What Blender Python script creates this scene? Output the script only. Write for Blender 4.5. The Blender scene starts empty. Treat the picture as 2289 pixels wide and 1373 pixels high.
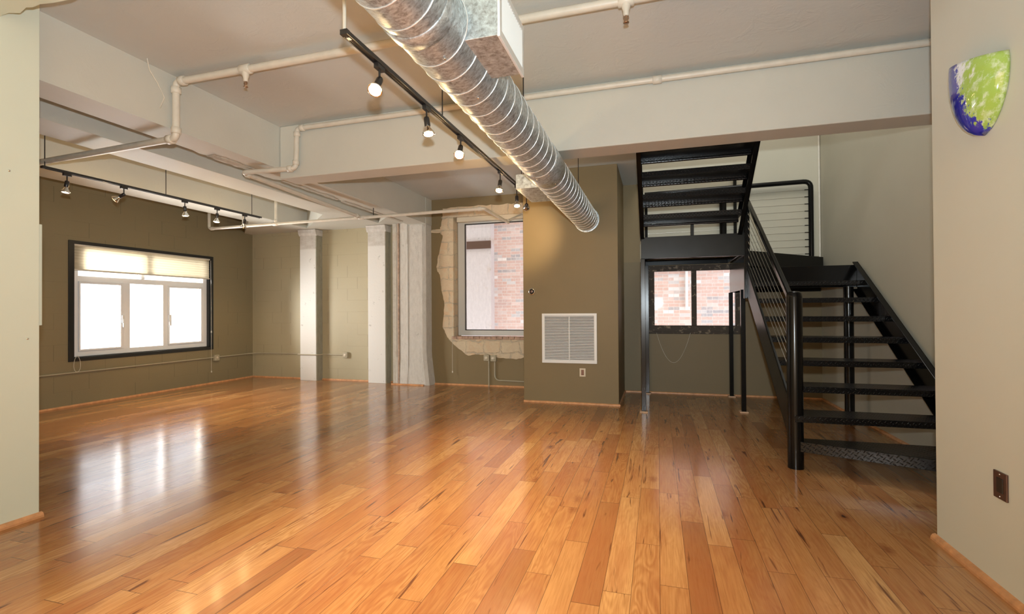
import bpy, math, random
from mathutils import Vector, Matrix, Euler
random.seed(7)
S = bpy.context.scene
COL = S.collection
PI = math.pi

# ------------------------------------------------------------------ camera
def setup_camera():
    yaw, pitch, roll = math.radians(16.547), math.radians(.44), math.radians(.3576)
    f = Vector((-math.sin(yaw)*math.cos(pitch), math.cos(yaw)*math.cos(pitch), math.sin(pitch)))
    r = Vector((math.cos(yaw), math.sin(yaw), 0))
    d = f.cross(r)
    r2 = r*math.cos(roll) + d*math.sin(roll)
    d2 = d*math.cos(roll) - r*math.sin(roll)
    cam = bpy.data.cameras.new('camera'); o = bpy.data.objects.new('camera', cam)
    COL.objects.link(o)
    m = Matrix((r2, -d2, -f)).transposed().to_4x4(); m.translation = Vector((0, 0, 1.2))
    o.matrix_world = m
    cam.sensor_width = 36; cam.sensor_fit = 'HORIZONTAL'; cam.lens = 1096.7*36/2289
    cam.clip_start = .02; cam.clip_end = 200
    S.camera = o
setup_camera()

# ------------------------------------------------------------------ world, lights, exposure
W = bpy.data.worlds.new('World'); S.world = W; W.use_nodes = True
bg = W.node_tree.nodes['Background']; bg.inputs[0].default_value = (.93, .96, 1, 1); bg.inputs[1].default_value = 2.4
S.view_settings.view_transform = 'Standard'; S.view_settings.look = 'None'
S.view_settings.gamma = 1; S.view_settings.use_curve_mapping = False
S.view_settings.exposure = 0.04

def light(name, kind, loc, energy, color=(1, 1, 1), aim=None, **kw):
    l = bpy.data.lights.new(name, kind); l.energy = energy; l.color = color
    for k, v in kw.items(): setattr(l, k, v)
    o = bpy.data.objects.new(name, l); COL.objects.link(o); o.location = loc
    if aim is not None:
        o.rotation_euler = (Vector(aim)-Vector(loc)).to_track_quat('-Z', 'Y').to_euler()
    return o
# camera flash just above the lens; its falloff is eased like the blended exposures of the photo
K = dict(flash=1, rear=1, world=1, win=1, spots=1, upper=1)
bg.inputs[1].default_value *= K['world']
fl = light('flash_light', 'SPOT', (0.02, -.02, 1.38), 86*K['flash'], (.80, .93, 1.0), aim=(-1.5, 4, 3.5), shadow_soft_size=.03, spot_size=math.radians(172), spot_blend=1.0)
fl.data.use_nodes = True
nt = fl.data.node_tree; em = nt.nodes['Emission']
lf = nt.nodes.new('ShaderNodeLightFalloff'); lf.inputs['Strength'].default_value = 1.0; lf.inputs['Smooth'].default_value = 0
nt.links.new(lf.outputs['Linear'], em.inputs['Strength'])
# added warm fill behind the camera, in place of unseen rear lamps
light('rear_fill_light', 'AREA', (-1.0, -2.85, 1.5), 80*K['rear'], (1, .66, .36), aim=(-1.0, 4, 1.9), shape='RECTANGLE', size=4.2, size_y=2.2)
# bright daylight outside the left window
light('window_daylight', 'AREA', (-8.9, 3.5, 1.6), 760*K['win'], (1, .98, .94), aim=(-5.5, 6.8, 1.0), shape='RECTANGLE', size=2.4, size_y=2.0)
light('soffit_fill_light', 'AREA', (-8.3, 5.4, .1), 560*K['win'], (1, .98, .94), aim=(-5.8, 5.6, 2.3), shape='RECTANGLE', size=3.0, size_y=1.4)  # added low panel outside the window, aimed up to brighten the joist soffits
# added fill above the stair opening, for presumed daylight upstairs
light('upper_fill_light', 'AREA', (1.0, 5.2, 5.4), 66*K['upper'], (1, .97, .92), aim=(1.0, 5.9, 0), shape='RECTANGLE', size=1.6, size_y=1.6)

# ------------------------------------------------------------------ materials
def mat(name, color=(.5, .5, .5), rough=.6, metal=0, spec=.5, noise=0, nscale=8, bump=0, bscale=60, detail=4, coat=0):
    m = bpy.data.materials.new(name); m.use_nodes = True
    t = m.node_tree; b = t.nodes['Principled BSDF']
    b.inputs['Roughness'].default_value = rough; b.inputs['Metallic'].default_value = metal
    b.inputs['Specular IOR Level'].default_value = spec
    b.inputs['Base Color'].default_value = (*color, 1)
    b.inputs['Coat Weight'].default_value = coat
    if noise or bump:
        tc = t.nodes.new('ShaderNodeTexCoord')
    if noise:
        n = t.nodes.new('ShaderNodeTexNoise'); n.inputs['Scale'].default_value = nscale; n.inputs['Detail'].default_value = detail
        t.links.new(tc.outputs['Object'], n.inputs['Vector'])
        r = t.nodes.new('ShaderNodeValToRGB')
        r.color_ramp.elements[0].position = .3; r.color_ramp.elements[1].position = .7
        r.color_ramp.elements[0].color = (*[c*(1-noise) for c in color], 1)
        r.color_ramp.elements[1].color = (*[min(1, c*(1+noise)) for c in color], 1)
        t.links.new(n.outputs['Fac'], r.inputs['Fac']); t.links.new(r.outputs['Color'], b.inputs['Base Color'])
    if bump:
        n2 = t.nodes.new('ShaderNodeTexNoise'); n2.inputs['Scale'].default_value = bscale; n2.inputs['Detail'].default_value = 5
        t.links.new(tc.outputs['Object'], n2.inputs['Vector'])
        bp = t.nodes.new('ShaderNodeBump'); bp.inputs['Strength'].default_value = bump; bp.inputs['Distance'].default_value = .01
        t.links.new(n2.outputs['Fac'], bp.inputs['Height']); t.links.new(bp.outputs['Normal'], b.inputs['Normal'])
    return m

class NT:
    """small helper to write node maths"""
    def __init__(s, m): s.t = m.node_tree; s.b = s.t.nodes['Principled BSDF']
    def n(s, k, **kw):
        x = s.t.nodes.new(k)
        for a, v in kw.items(): setattr(x, a, v)
        return x
    def inp(s, node, i, v):
        if v is None: return
        if hasattr(v, 'links'): s.t.links.new(v, node.inputs[i])
        else: node.inputs[i].default_value = v
    def math(s, op, a, b=None, c=None, clamp=False):
        x = s.n('ShaderNodeMath', operation=op); x.use_clamp = clamp
        for i, v in enumerate((a, b, c)): s.inp(x, i, v)
        return x.outputs[0]
    def mix(s, f, a, b, bt='MIX'):
        x = s.n('ShaderNodeMix', data_type='RGBA', blend_type=bt)
        s.inp(x, 0, f)
        for i, v in ((6, a), (7, b)):
            if hasattr(v, 'links'): s.t.links.new(v, x.inputs[i])
            else: x.inputs[i].default_value = (*v, 1)
        return x.outputs[2]
    def comb(s, x, y, z=0.0):
        c = s.n('ShaderNodeCombineXYZ')
        for i, v in enumerate((x, y, z)): s.inp(c, i, v)
        return c.outputs[0]
    def xyz(s, coord='Object'):
        tc = s.n('ShaderNodeTexCoord'); sp = s.n('ShaderNodeSeparateXYZ')
        s.t.links.new(tc.outputs[coord], sp.inputs[0]); return sp.outputs[0], sp.outputs[1], sp.outputs[2], tc.outputs[coord]
    def noise(s, vec, scale=1, detail=3, rough=.5, dist=0):
        x = s.n('ShaderNodeTexNoise'); s.t.links.new(vec, x.inputs['Vector'])
        x.inputs['Scale'].default_value = scale; x.inputs['Detail'].default_value = detail
        x.inputs['Roughness'].default_value = rough; x.inputs['Distortion'].default_value = dist
        return x.outputs['Fac']
    def white(s, vec, out='Value'):
        x = s.n('ShaderNodeTexWhiteNoise', noise_dimensions='3D'); s.t.links.new(vec, x.inputs['Vector']); return x.outputs[out]
    def ramp(s, f, stops, interp='LINEAR'):
        x = s.n('ShaderNodeValToRGB'); cr = x.color_ramp; cr.interpolation = interp
        while len(cr.elements) < len(stops): cr.elements.new(.5)
        for e, (p, c) in zip(cr.elements, stops):
            e.position = p; e.color = (*c, 1) if isinstance(c, tuple) else (c, c, c, 1)
        s.t.links.new(f, x.inputs[0]); return x.outputs[0]
    def bump(s, h, strength=.3, dist=.01, normal=None):
        x = s.n('ShaderNodeBump'); x.inputs['Strength'].default_value = strength; x.inputs['Distance'].default_value = dist
        s.t.links.new(h, x.inputs['Height'])
        if normal is not None: s.t.links.new(normal, x.inputs['Normal'])
        s.t.links.new(x.outputs[0], s.b.inputs['Normal']); return x.outputs[0]
    def color(s, c): s.t.links.new(c, s.b.inputs['Base Color'])

def floor_material():
    m = mat('oak_planks', rough=.2); h = NT(m); X, Y, Z, V = h.xyz()
    u = h.math('DIVIDE', X, .118); i = h.math('FLOOR', u); fu = h.math('FRACT', u)
    r1 = h.white(h.comb(i, 3.3)); r2 = h.white(h.comb(i, 9.1))
    ln = h.math('MULTIPLY_ADD', r2, .75, .65)
    v = h.math('ADD', h.math('DIVIDE', Y, ln), h.math('MULTIPLY', r1, 17)); j = h.math('FLOOR', v); fv = h.math('FRACT', v)
    idv = h.comb(i, j, 1.7); rc = h.white(idv); rc2 = h.white(h.comb(i, j, 8.2)); rc3 = h.white(h.comb(i, j, 4.4))
    base = h.ramp(rc, [(0, (.30, .135, .052)), (.08, (.36, .165, .062)), (.3, (.455, .225, .086)), (.75, (.525, .285, .115)), (1, (.60, .355, .155))])
    # fine grain and cathedral figure
    gx = h.math('ADD', X, h.math('MULTIPLY', rc2, 31)); gy = h.math('ADD', Y, h.math('MULTIPLY', rc3, 43))
    grain = h.noise(h.comb(h.math('MULTIPLY', gx, 120), h.math('MULTIPLY', gy, 5)), 1, 4, .6)
    warp = h.noise(h.comb(h.math('MULTIPLY', gx, 9), h.math('MULTIPLY', gy, 1.6)), 1, 2, .5, .6)
    rings = h.math('SINE', h.math('MULTIPLY', warp, 75))
    fig = h.math('MULTIPLY', h.math('MULTIPLY_ADD', rings, .5, .5), h.math('MULTIPLY', rc3, .5))
    c = h.mix(h.math('MULTIPLY', fig, 1.0), base, (.30, .115, .035))
    c = h.mix(h.ramp(grain, [(.42, 0.0), (.75, .5)]), c, (.22, .075, .02))
    tone = h.noise(h.comb(h.math('MULTIPLY', gx, 7), h.math('MULTIPLY', gy, .9)), 1, 3, .6)
    c = h.mix(h.ramp(tone, [(.42, 0.0), (.75, .6)]), c, (.33, .11, .04))
    # long mineral streaks
    st = h.noise(h.comb(h.math('MULTIPLY', gx, 26), h.math('MULTIPLY', gy, 1.5)), 1, 3, .55, .8)
    c = h.mix(h.ramp(st, [(.64, 0.0), (.70, .9)]), c, (.11, .035, .014))
    # knots
    vo = h.n('ShaderNodeTexVoronoi'); h.t.links.new(h.comb(h.math('MULTIPLY', gx, 4.6), h.math('MULTIPLY', gy, 2.3)), vo.inputs['Vector'])
    vo.inputs['Scale'].default_value = 1
    kn = h.math('ADD', vo.outputs['Distance'], h.math('MULTIPLY', h.noise(V, 45, 3), .14))
    pick = h.math('GREATER_THAN', h.white(vo.outputs['Position']), .5)
    c = h.mix(h.math('MULTIPLY', h.ramp(kn, [(.10, .8), (.27, 0.0)]), pick), c, (.20, .06, .02))
    c = h.mix(h.math('MULTIPLY', h.ramp(kn, [(.085, 1.0), (.125, 0.0)]), pick), c, (.045, .014, .008))
    # joints
    e1 = h.math('LESS_THAN', h.math('MINIMUM', fu, h.math('SUBTRACT', 1, fu)), .009)
    e2 = h.math('LESS_THAN', h.math('MINIMUM', fv, h.math('SUBTRACT', 1, fv)), .0013)
    e = h.math('MAXIMUM', e1, e2)
    c = h.mix(h.math('MULTIPLY', e, .75), c, (.05, .018, .01))
    h.color(c)
    rg = h.noise(h.comb(h.math('MULTIPLY', X, 3), Y), 1, 3)
    h.t.links.new(h.ramp(rg, [(.3, .15), (.7, .24)]), h.b.inputs['Roughness'])
    tilt = h.math('MULTIPLY', rc2, h.math('SUBTRACT', fu, .5))
    wav = h.noise(h.comb(h.math('MULTIPLY', gx, 14), h.math('MULTIPLY', gy, 3)), 1, 2)
    hh = h.math('SUBTRACT', h.math('ADD', h.math('MULTIPLY', wav, .35), h.math('MULTIPLY', tilt, .25)), h.math('MULTIPLY', e, .5))
    h.bump(hh, .35, .004)
    h.b.inputs['Coat Weight'].default_value = .25; h.b.inputs['Coat Roughness'].default_value = .12
    return m

def block_wall_material(name, color, rough=.55, strength=.35):
    m = mat(name, color, rough); h = NT(m); X, Y, Z, V = h.xyz()
    U = h.math('ADD', X, Y); row = h.math('FLOOR', h.math('DIVIDE', Z, .2)); par = h.math('MULTIPLY', h.math('MODULO', h.math('ADD', row, 100), 2), .5)
    uu = h.math('ADD', h.math('DIVIDE', U, .4), par); fu = h.math('FRACT', uu); fz = h.math('FRACT', h.math('DIVIDE', Z, .2))
    pick = h.white(h.comb(h.math('FLOOR', uu), row, 5.5)); pick2 = h.white(h.comb(h.math('FLOOR', uu), row, 9.5))
    vl = h.math('MULTIPLY', h.math('LESS_THAN', fu, .016), h.ramp(pick, [(.3, 0.0), (.7, 1.0)]))
    hl = h.math('MULTIPLY', h.math('LESS_THAN', fz, .02), h.ramp(pick2, [(.35, .05), (.9, .5)]))
    j = h.math('MAXIMUM', vl, hl)
    n = h.noise(V, 1.4, 5); f = h.noise(V, 90, 3)
    c = h.mix(h.ramp(n, [(.3, 0.0), (.75, .3)]), color, tuple(v*.8 for v in color))
    c = h.mix(h.math('MULTIPLY', j, .6), c, tuple(v*.42 for v in color)); h.color(c)
    hh = h.math('SUBTRACT', h.math('MULTIPLY', f, .25), h.math('MULTIPLY', j, .6))
    h.bump(hh, strength, .01)
    return m

def plaster_material(name, color, dark=.8, chips=.0, rough=.6, bump=.25):
    m = mat(name, color, rough); h = NT(m); X, Y, Z, V = h.xyz()
    n = h.noise(V, 1.1, 4, .6); c = h.mix(h.ramp(n, [(.35, 0.0), (.7, .6)]), color, tuple(v*dark for v in color))
    n2 = h.noise(V, 16, 4, .7)
    if chips: c = h.mix(h.ramp(h.noise(V, 9, 6, .75), [(.66, 0.0), (.70, chips)]), c, tuple(v*.5 for v in color))
    h.color(c)
    bl = h.ramp(h.noise(V, 5.5, 6, .65, .8), [(.55, 0.0), (.62, 1.0)])
    hh = h.math('ADD', h.math('MULTIPLY', n2, .5), h.math('MULTIPLY', bl, .25))
    h.bump(hh, bump, .008); return m

def concrete_material(name, a=(.62, .59, .53), b=(.42, .38, .32), vertical=True):
    m = mat(name, a, .85); h = NT(m); X, Y, Z, V = h.xyz()
    s = h.noise(h.comb(h.math('MULTIPLY', X, 22), h.math('MULTIPLY', Y, 22), h.math('MULTIPLY', Z, 7 if vertical else 16)), 1, 7, .75)
    c = h.ramp(s, [(.25, tuple(.45*p+.55*q for p, q in zip(a, b))), (.5, a), (.75, tuple(min(1, v*1.12) for v in a))])
    p = h.noise(V, 7, 6, .75, .5); c = h.mix(h.ramp(p, [(.62, 0.0), (.68, .45)]), c, (.30, .26, .21))
    c = h.mix(h.ramp(h.noise(V, 3.1, 3, .6), [(.6, 0.0), (.75, .4)]), c, (.50, .34, .22))
    h.color(c); h.bump(h.noise(V, 22, 6, .75), .6, .02); return m

def pilaster_material():
    m = mat('painted_concrete_patchy', (.72, .7, .66), .6); h = NT(m); X, Y, Z, V = h.xyz()
    c = h.mix(h.ramp(h.noise(V, 12, 4, .6, .3), [(.66, 0.0), (.69, .5)]), (.72, .70, .655), (.36, .34, .30))
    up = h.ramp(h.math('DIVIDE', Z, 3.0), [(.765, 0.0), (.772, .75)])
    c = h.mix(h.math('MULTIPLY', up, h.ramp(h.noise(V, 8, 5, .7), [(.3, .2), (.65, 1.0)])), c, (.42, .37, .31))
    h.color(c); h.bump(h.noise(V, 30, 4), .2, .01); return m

def rough_masonry_material():
    m = mat('stripped_masonry', (.6, .47, .32), .9); h = NT(m); X, Y, Z, V = h.xyz()
    br = h.n('ShaderNodeTexBrick'); h.t.links.new(h.comb(h.math('ADD', h.math('ADD', X, Y), h.math('MULTIPLY', h.noise(V, 6, 4), .16)), h.math('ADD', Z, h.math('MULTIPLY', h.noise(V, 5, 4), .15))), br.inputs['Vector'])
    br.inputs['Scale'].default_value = 1; br.inputs['Brick Width'].default_value = .3; br.inputs['Row Height'].default_value = .2
    br.inputs['Mortar Size'].default_value = .012; br.inputs['Mortar Smooth'].default_value = .4
    br.inputs['Color1'].default_value = (.72, .51, .31, 1); br.inputs['Color2'].default_value = (.66, .54, .38, 1); br.inputs['Mortar'].default_value = (.54, .46, .34, 1)
    n = h.noise(V, 8, 6, .7, .4)
    c = h.mix(h.ramp(n, [(.45, 0.0), (.58, .9)]), br.outputs['Color'], (.70, .58, .40))
    h.color(c); h.bump(h.math('SUBTRACT', h.noise(V, 14, 6, .7), h.math('MULTIPLY', br.outputs['Fac'], .7)), .8, .03); return m

def brick_material():
    m = mat('washed_brick', (.5, .3, .25), .9); h = NT(m); X, Y, Z, V = h.xyz()
    br = h.n('ShaderNodeTexBrick'); h.t.links.new(h.comb(X, Z), br.inputs['Vector'])
    W_, H_ = .215, .0685
    br.inputs['Scale'].default_value = 1; br.inputs['Brick Width'].default_value = W_; br.inputs['Row Height'].default_value = H_
    br.inputs['Mortar Size'].default_value = .006; br.inputs['Mortar Smooth'].default_value = .2
    row = h.math('FLOOR', h.math('DIVIDE', Z, H_)); off = h.math('MULTIPLY', h.math('MODULO', h.math('ADD', row, 1000), 2), .5)
    colm = h.math('FLOOR', h.math('ADD', h.math('DIVIDE', X, W_), off)); r = h.white(h.comb(colm, row, 2.2))
    bc = h.ramp(r, [(0, (.58, .40, .36)), (.3, (.66, .45, .39)), (.55, (.62, .40, .34)), (.78, (.72, .56, .51)), (.86, (.40, .36, .37)), (1, (.86, .80, .77))])
    c = h.mix(br.outputs['Fac'], bc, (.66, .58, .55)); c = h.mix(h.ramp(h.noise(V, 14, 5, .7), [(.5, 0.0), (.75, .6)]), c, (.78, .66, .62))
    h.color(c); return m

def diamond_plate_material():
    m = mat('black_diamond_plate', (.004, .004, .0045), .25, spec=.4); h = NT(m); X, Y, Z, V = h.xyz()
    a = h.math('ADD', h.math('ADD', Y, Z), 0.0)
    def lug(px, py, sgn):
        u = h.math('ADD', h.math('DIVIDE', X, .034), px); v = h.math('ADD', h.math('DIVIDE', a, .034), py)
        fu = h.math('SUBTRACT', h.math('FRACT', u), .5); fv = h.math('SUBTRACT', h.math('FRACT', v), .5)
        s = h.math('MULTIPLY', h.math('ADD', fu, h.math('MULTIPLY', fv, sgn)), .707); t = h.math('MULTIPLY', h.math('SUBTRACT', fu, h.math('MULTIPLY', fv, sgn)), .707)
        d = h.math('ADD', h.math('POWER', h.math('DIVIDE', s, .36), 2), h.math('POWER', h.math('DIVIDE', t, .11), 2))
        return h.math('SUBTRACT', 1, d, clamp=True)
    hh = h.math('MAXIMUM', lug(0.0, 0.0, 1.0), lug(.5, .5, -1.0))
    h.bump(hh, .8, .004); return m

def galvanised_material(name, stretch=True):
    m = mat(name, (.62, .64, .64), .3, metal=.72); h = NT(m); X, Y, Z, V = h.xyz()
    if stretch:
        ang = h.math('ARCTAN2', X, Z)
        vec = h.comb(h.math('MULTIPLY', ang, 5), h.math('MULTIPLY', Y, 55), 0.0)
    else: vec = V
    n = h.noise(vec, 1.0 if stretch else 34, 5, .75, .4)
    c = h.ramp(n, [(.34, (.30, .315, .325)), (.5, (.60, .66, .69)), (.66, (.84, .93, .98))])
    h.color(c)
    h.t.links.new(h.ramp(n, [(.3, .5), (.7, .34)]), h.b.inputs['Roughness'])
    return m

def glass_sconce_material():
    m = mat('speckled_art_glass', (.5, .6, .2), .08, spec=.6, coat=.6); h = NT(m); X, Y, Z, V = h.xyz()
    st = h.comb(X, h.math('ADD', Y, h.math('MULTIPLY', Z, .5)), h.math('MULTIPLY', Z, .8))
    n = h.noise(st, 26, 4, .7); n2 = h.noise(st, 55, 3, .7)
    c = h.mix(h.ramp(n, [(.47, 0.0), (.66, .85)]), (.36, .53, .10), (.74, .80, .62))
    # white drift high on the far side
    w = h.math('ADD', h.math('MULTIPLY', h.math('ADD', Y, .12), 4.5), h.math('ADD', h.math('MULTIPLY', Z, 2.6), h.math('MULTIPLY', h.math('SUBTRACT', n, .5), 1.6)))
    c = h.mix(h.ramp(w, [(.25, 0.0), (.5, 1.0)]), c, (.82, .86, .92))
    bl = h.math('ADD', h.math('SUBTRACT', h.math('MULTIPLY', h.math('ADD', Y, .115), 12), h.math('MULTIPLY', Z, 2.0)), h.math('MULTIPLY', h.math('SUBTRACT', n2, .5), 2.2))
    c = h.mix(h.ramp(bl, [(.62, 0.0), (.8, 1.0)]), c, (.03, .035, .42))
    sp = h.ramp(h.noise(st, 40, 2, .5), [(.70, 0.0), (.73, 1.0)])
    low = h.ramp(h.math('MULTIPLY', Z, -1), [(.04, .15), (.11, 1.0)])
    c = h.mix(h.math('MULTIPLY', sp, low), c, (.02, .04, .2))
    h.color(c); return m

M = {}
M['floor'] = floor_material()
M['olive'] = block_wall_material('olive_block_paint', (.25, .205, .115))
M['olive_light'] = block_wall_material('pale_olive_block_paint', (.43, .37, .235), strength=.6)
M['olive_smooth'] = plaster_material('olive_smooth_paint', (.225, .165, .078), .9, bump=.12)
M['olive_shaded'] = plaster_material('shaded_olive_paint', (.19, .145, .075), .9, bump=.12)  # wall olive with the under-stair shade mixed into the colour
M['beige'] = plaster_material('beige_wall_paint', (.68, .69, .60), .95, bump=.05, rough=.5)
M['stairwall'] = plaster_material('stair_wall_paint', (.50, .47, .37), .9, bump=.08)
M['sage'] = plaster_material('sage_wall_paint', (.72, .77, .65), .96, bump=.05, rough=.5)
M['ceil'] = plaster_material('painted_ceiling', (.60, .625, .60), .9, bump=.35)
M['beam'] = plaster_material('painted_beam', (.60, .59, .52), .88, bump=.25)
M['rawedge'] = concrete_material('broken_concrete_edge', (.52, .48, .40), (.28, .23, .18), False)
M['pipe'] = mat('painted_pipe', (.66, .62, .53), .4, noise=.06, nscale=12)
M['conduit'] = mat('olive_conduit', (.42, .37, .26), .45)
M['shoe'] = mat('oak_shoe_moulding', (.62, .31, .14), .4, noise=.2, nscale=20)
M['concrete'] = concrete_material('raw_concrete')
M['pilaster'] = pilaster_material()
M['pilaster_side'] = concrete_material('pilaster_side', (.34, .32, .24), (.16, .14, .1))
M['masonry'] = rough_masonry_material()
M['brick'] = brick_material()
M['outside_concrete'] = concrete_material('outside_concrete', (.62, .55, .54), (.5, .43, .43))
M['sillbrick'] = mat('sill_tile', (.42, .27, .19), .7, noise=.3, nscale=14, bump=.4, bscale=30)
M['blacktrim'] = mat('black_trim', (.012, .013, .013), .35)
M['white'] = mat('white_paint', (.80, .80, .78), .35)
M['whiteframe'] = mat('white_window_frame', (.83, .84, .86), .35)
M['alu'] = mat('pale_aluminium_frame', (.58, .58, .55), .4)
M['darkframe'] = NTm = mat('weathered_dark_frame', (.05, .04, .03), .7)
h = NT(NTm); X, Y, Z, V = h.xyz()
h.color(h.mix(h.ramp(h.noise(V, 16, 6, .75, .3), [(.56, 0.0), (.62, 1.0)]), (.05, .037, .026), (.24, .19, .13))); h.bump(h.noise(V, 30, 5), .5, .01)
M['steel'] = mat('black_painted_steel', (.004, .004, .004), .2, spec=.28)
M['dull_steel'] = mat('dusty_black_steel', (.008, .009, .0085), .3, noise=.5, nscale=4, spec=.25)
M['plate'] = diamond_plate_material()
M['cable'] = mat('steel_cable', (.5, .48, .44), .3, metal=1)
M['galv'] = galvanised_material('galvanised_duct'); M['galv_box'] = galvanised_material('galvanised_box', False)
M['seam'] = mat('duct_seam', (.85, .86, .86), .25, metal=.6)
M['track'] = mat('track_black', (.02, .018, .018), .3, spec=.6)
M['chrome'] = mat('lamp_reflector', (.85, .84, .82), .12, metal=1)
M['brass'] = mat('sprinkler_brass', (.45, .30, .2), .3, metal=1)
M['sconce'] = glass_sconce_material()
M['coverplate'] = mat('bronze_cover_plate', (.16, .10, .085), .3, metal=.7)
M['bone'] = mat('bone_plastic', (.66, .58, .44), .4)
M['dark'] = mat('painted_recess_shade', (.04, .032, .024), .8)
M['dark_plastic'] = mat('dark_plastic', (.02, .018, .016), .3)
M['cord'] = mat('white_cord', (.7, .66, .56), .6)
M['basewood'] = mat('pale_wood_pad', (.62, .42, .27), .5)
def glow(name, c, s):
    m = mat(name, c, .4); b = m.node_tree.nodes['Principled BSDF']
    b.inputs['Emission Color'].default_value = (*c, 1); b.inputs['Emission Strength'].default_value = s; return m
M['bulb_bright'] = glow('lit_bulb_bright', (1, .78, .45), 60)
M['bulb'] = glow('lit_bulb', (1, .85, .62), 9)
M['bulb_dim'] = glow('bulb_glass', (1, .9, .75), 1.2)
def glass():
    m = bpy.data.materials.new('window_glass'); m.use_nodes = True; t = m.node_tree; t.nodes.clear()
    o = t.nodes.new('ShaderNodeOutputMaterial'); mx = t.nodes.new('ShaderNodeMixShader'); tr = t.nodes.new('ShaderNodeBsdfTransparent'); gl = t.nodes.new('ShaderNodeBsdfGlossy')
    gl.inputs['Roughness'].default_value = .03; fr = t.nodes.new('ShaderNodeFresnel'); fr.inputs[0].default_value = 1.3
    t.links.new(fr.outputs[0], mx.inputs[0]); t.links.new(tr.outputs[0], mx.inputs[1]); t.links.new(gl.outputs[0], mx.inputs[2]); t.links.new(mx.outputs[0], o.inputs[0])
    return m
M['glass'] = glass()
def shade_mat():
    m = bpy.data.materials.new('cellular_shade_fabric'); m.use_nodes = True; t = m.node_tree; t.nodes.clear()
    o = t.nodes.new('ShaderNodeOutputMaterial'); mx = t.nodes.new('ShaderNodeMixShader'); a = t.nodes.new('ShaderNodeBsdfDiffuse'); b = t.nodes.new('ShaderNodeBsdfTranslucent')
    a.inputs[0].default_value = (.62, .55, .42, 1); b.inputs[0].default_value = (.46, .39, .27, 1); mx.inputs[0].default_value = .55
    t.links.new(a.outputs[0], mx.inputs[1]); t.links.new(b.outputs[0], mx.inputs[2]); t.links.new(mx.outputs[0], o.inputs[0]); return m
M['shade'] = shade_mat()

# ------------------------------------------------------------------ mesh helpers
class MB:
    def __init__(s): s.v = []; s.f = []; s.sm = []; s.k = 0
    def add(s, vs, fs, smooth=False):
        o = len(s.v); s.v += [tuple(v) for v in vs]; s.f += [tuple(i+o for i in f) for f in fs]; s.sm += [smooth]*len(fs); return s
    def box(s, x0, x1, y0, y1, z0, z1):
        x0, x1 = min(x0, x1), max(x0, x1); y0, y1 = min(y0, y1), max(y0, y1); z0, z1 = min(z0, z1), max(z0, z1)
        e = .00022*(s.k % 6); s.k += 1   # overlapping members of one part never share a face plane
        x0 += e; y0 += e; z0 += e; x1 -= e; y1 -= e; z1 -= e
        return s.add([(x0,y0,z0),(x1,y0,z0),(x1,y1,z0),(x0,y1,z0),(x0,y0,z1),(x1,y0,z1),(x1,y1,z1),(x0,y1,z1)],
            [(0,3,2,1),(4,5,6,7),(0,1,5,4),(1,2,6,5),(2,3,7,6),(3,0,4,7)])
    def prism(s, poly, a0, a1, ax='Z'):
        n = len(poly)
        def P(p, a): return {'Z': (p[0], p[1], a), 'X': (a, p[0], p[1]), 'Y': (p[0], a, p[1])}[ax]
        vs = [P(p, a0) for p in poly] + [P(p, a1) for p in poly]
        fs = [tuple(range(n))[::-1], tuple(range(n, 2*n))] + [(i, (i+1) % n, n+(i+1) % n, n+i) for i in range(n)]
        return s.add(vs, fs)
    def tube(s, pts, r, seg=10, caps=True, radii=None):
        pts = [Vector(p) for p in pts]; n = len(pts); rings = []; prev = None
        for i, p in enumerate(pts):
            d = (pts[min(i+1, n-1)]-pts[max(i-1, 0)]).normalized()
            if prev is None:
                u = d.cross(Vector((0, 0, 1)));
                if u.length < .01: u = d.cross(Vector((1, 0, 0)))
            else: u = prev - d*prev.dot(d)
            u.normalize(); prev = u; w = d.cross(u); rr = radii[i] if radii else r
            rings.append([p+(u*math.cos(2*PI*k/seg)+w*math.sin(2*PI*k/seg))*rr for k in range(seg)])
        vs = [v for R_ in rings for v in R_]
        fs = [(i*seg+k, i*seg+(k+1) % seg, (i+1)*seg+(k+1) % seg, (i+1)*seg+k) for i in range(n-1) for k in range(seg)]
        s.add(vs, fs, True)
        if caps: s.add(rings[0], [tuple(range(seg))[::-1]]); s.add(rings[-1], [tuple(range(seg))])
        return s
    def lathe(s, prof, c=(0, 0, 0), seg=24, axis='Z'):
        vs = []
        for r, z in prof:
            for k in range(seg):
                a = 2*PI*k/seg; x, y = r*math.cos(a), r*math.sin(a)
                p = {'Z': (x, y, z), 'Y': (x, z, y), 'X': (z, x, y)}[axis]
                vs.append((c[0]+p[0], c[1]+p[1], c[2]+p[2]))
        n = len(prof); fs = [(i*seg+k, i*seg+(k+1) % seg, (i+1)*seg+(k+1) % seg, (i+1)*seg+k) for i in range(n-1) for k in range(seg)]
        s.add(vs, fs, True)
        if prof[0][0] > 1e-4: s.add(vs[:seg], [tuple(range(seg))[::-1]])
        if prof[-1][0] > 1e-4: s.add(vs[-seg:], [tuple(range(seg))])
        return s
    def obj(s, name, m, parent=None, bevel=0, label=None, local=False):
        off = Vector((0, 0, 0)); p = parent
        if not local:
            while p is not None: off += p.location; p = p.parent
        me = bpy.data.meshes.new(name); me.from_pydata([(v[0]-off.x, v[1]-off.y, v[2]-off.z) for v in s.v], [], s.f)
        me.polygons.foreach_set('use_smooth', s.sm)
        me.materials.append(m)
        import bmesh
        b = bmesh.new(); b.from_mesh(me); bmesh.ops.recalc_face_normals(b, faces=b.faces); b.to_mesh(me); b.free()
        me.update()
        o = bpy.data.objects.new(name, me); COL.objects.link(o)
        if parent is not None: o.parent = parent
        if bevel:
            md = o.modifiers.new('Bevel', 'BEVEL'); md.width = bevel; md.segments = 2; md.limit_method = 'ANGLE'
        if label: o['label'] = label
        return o
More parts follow.
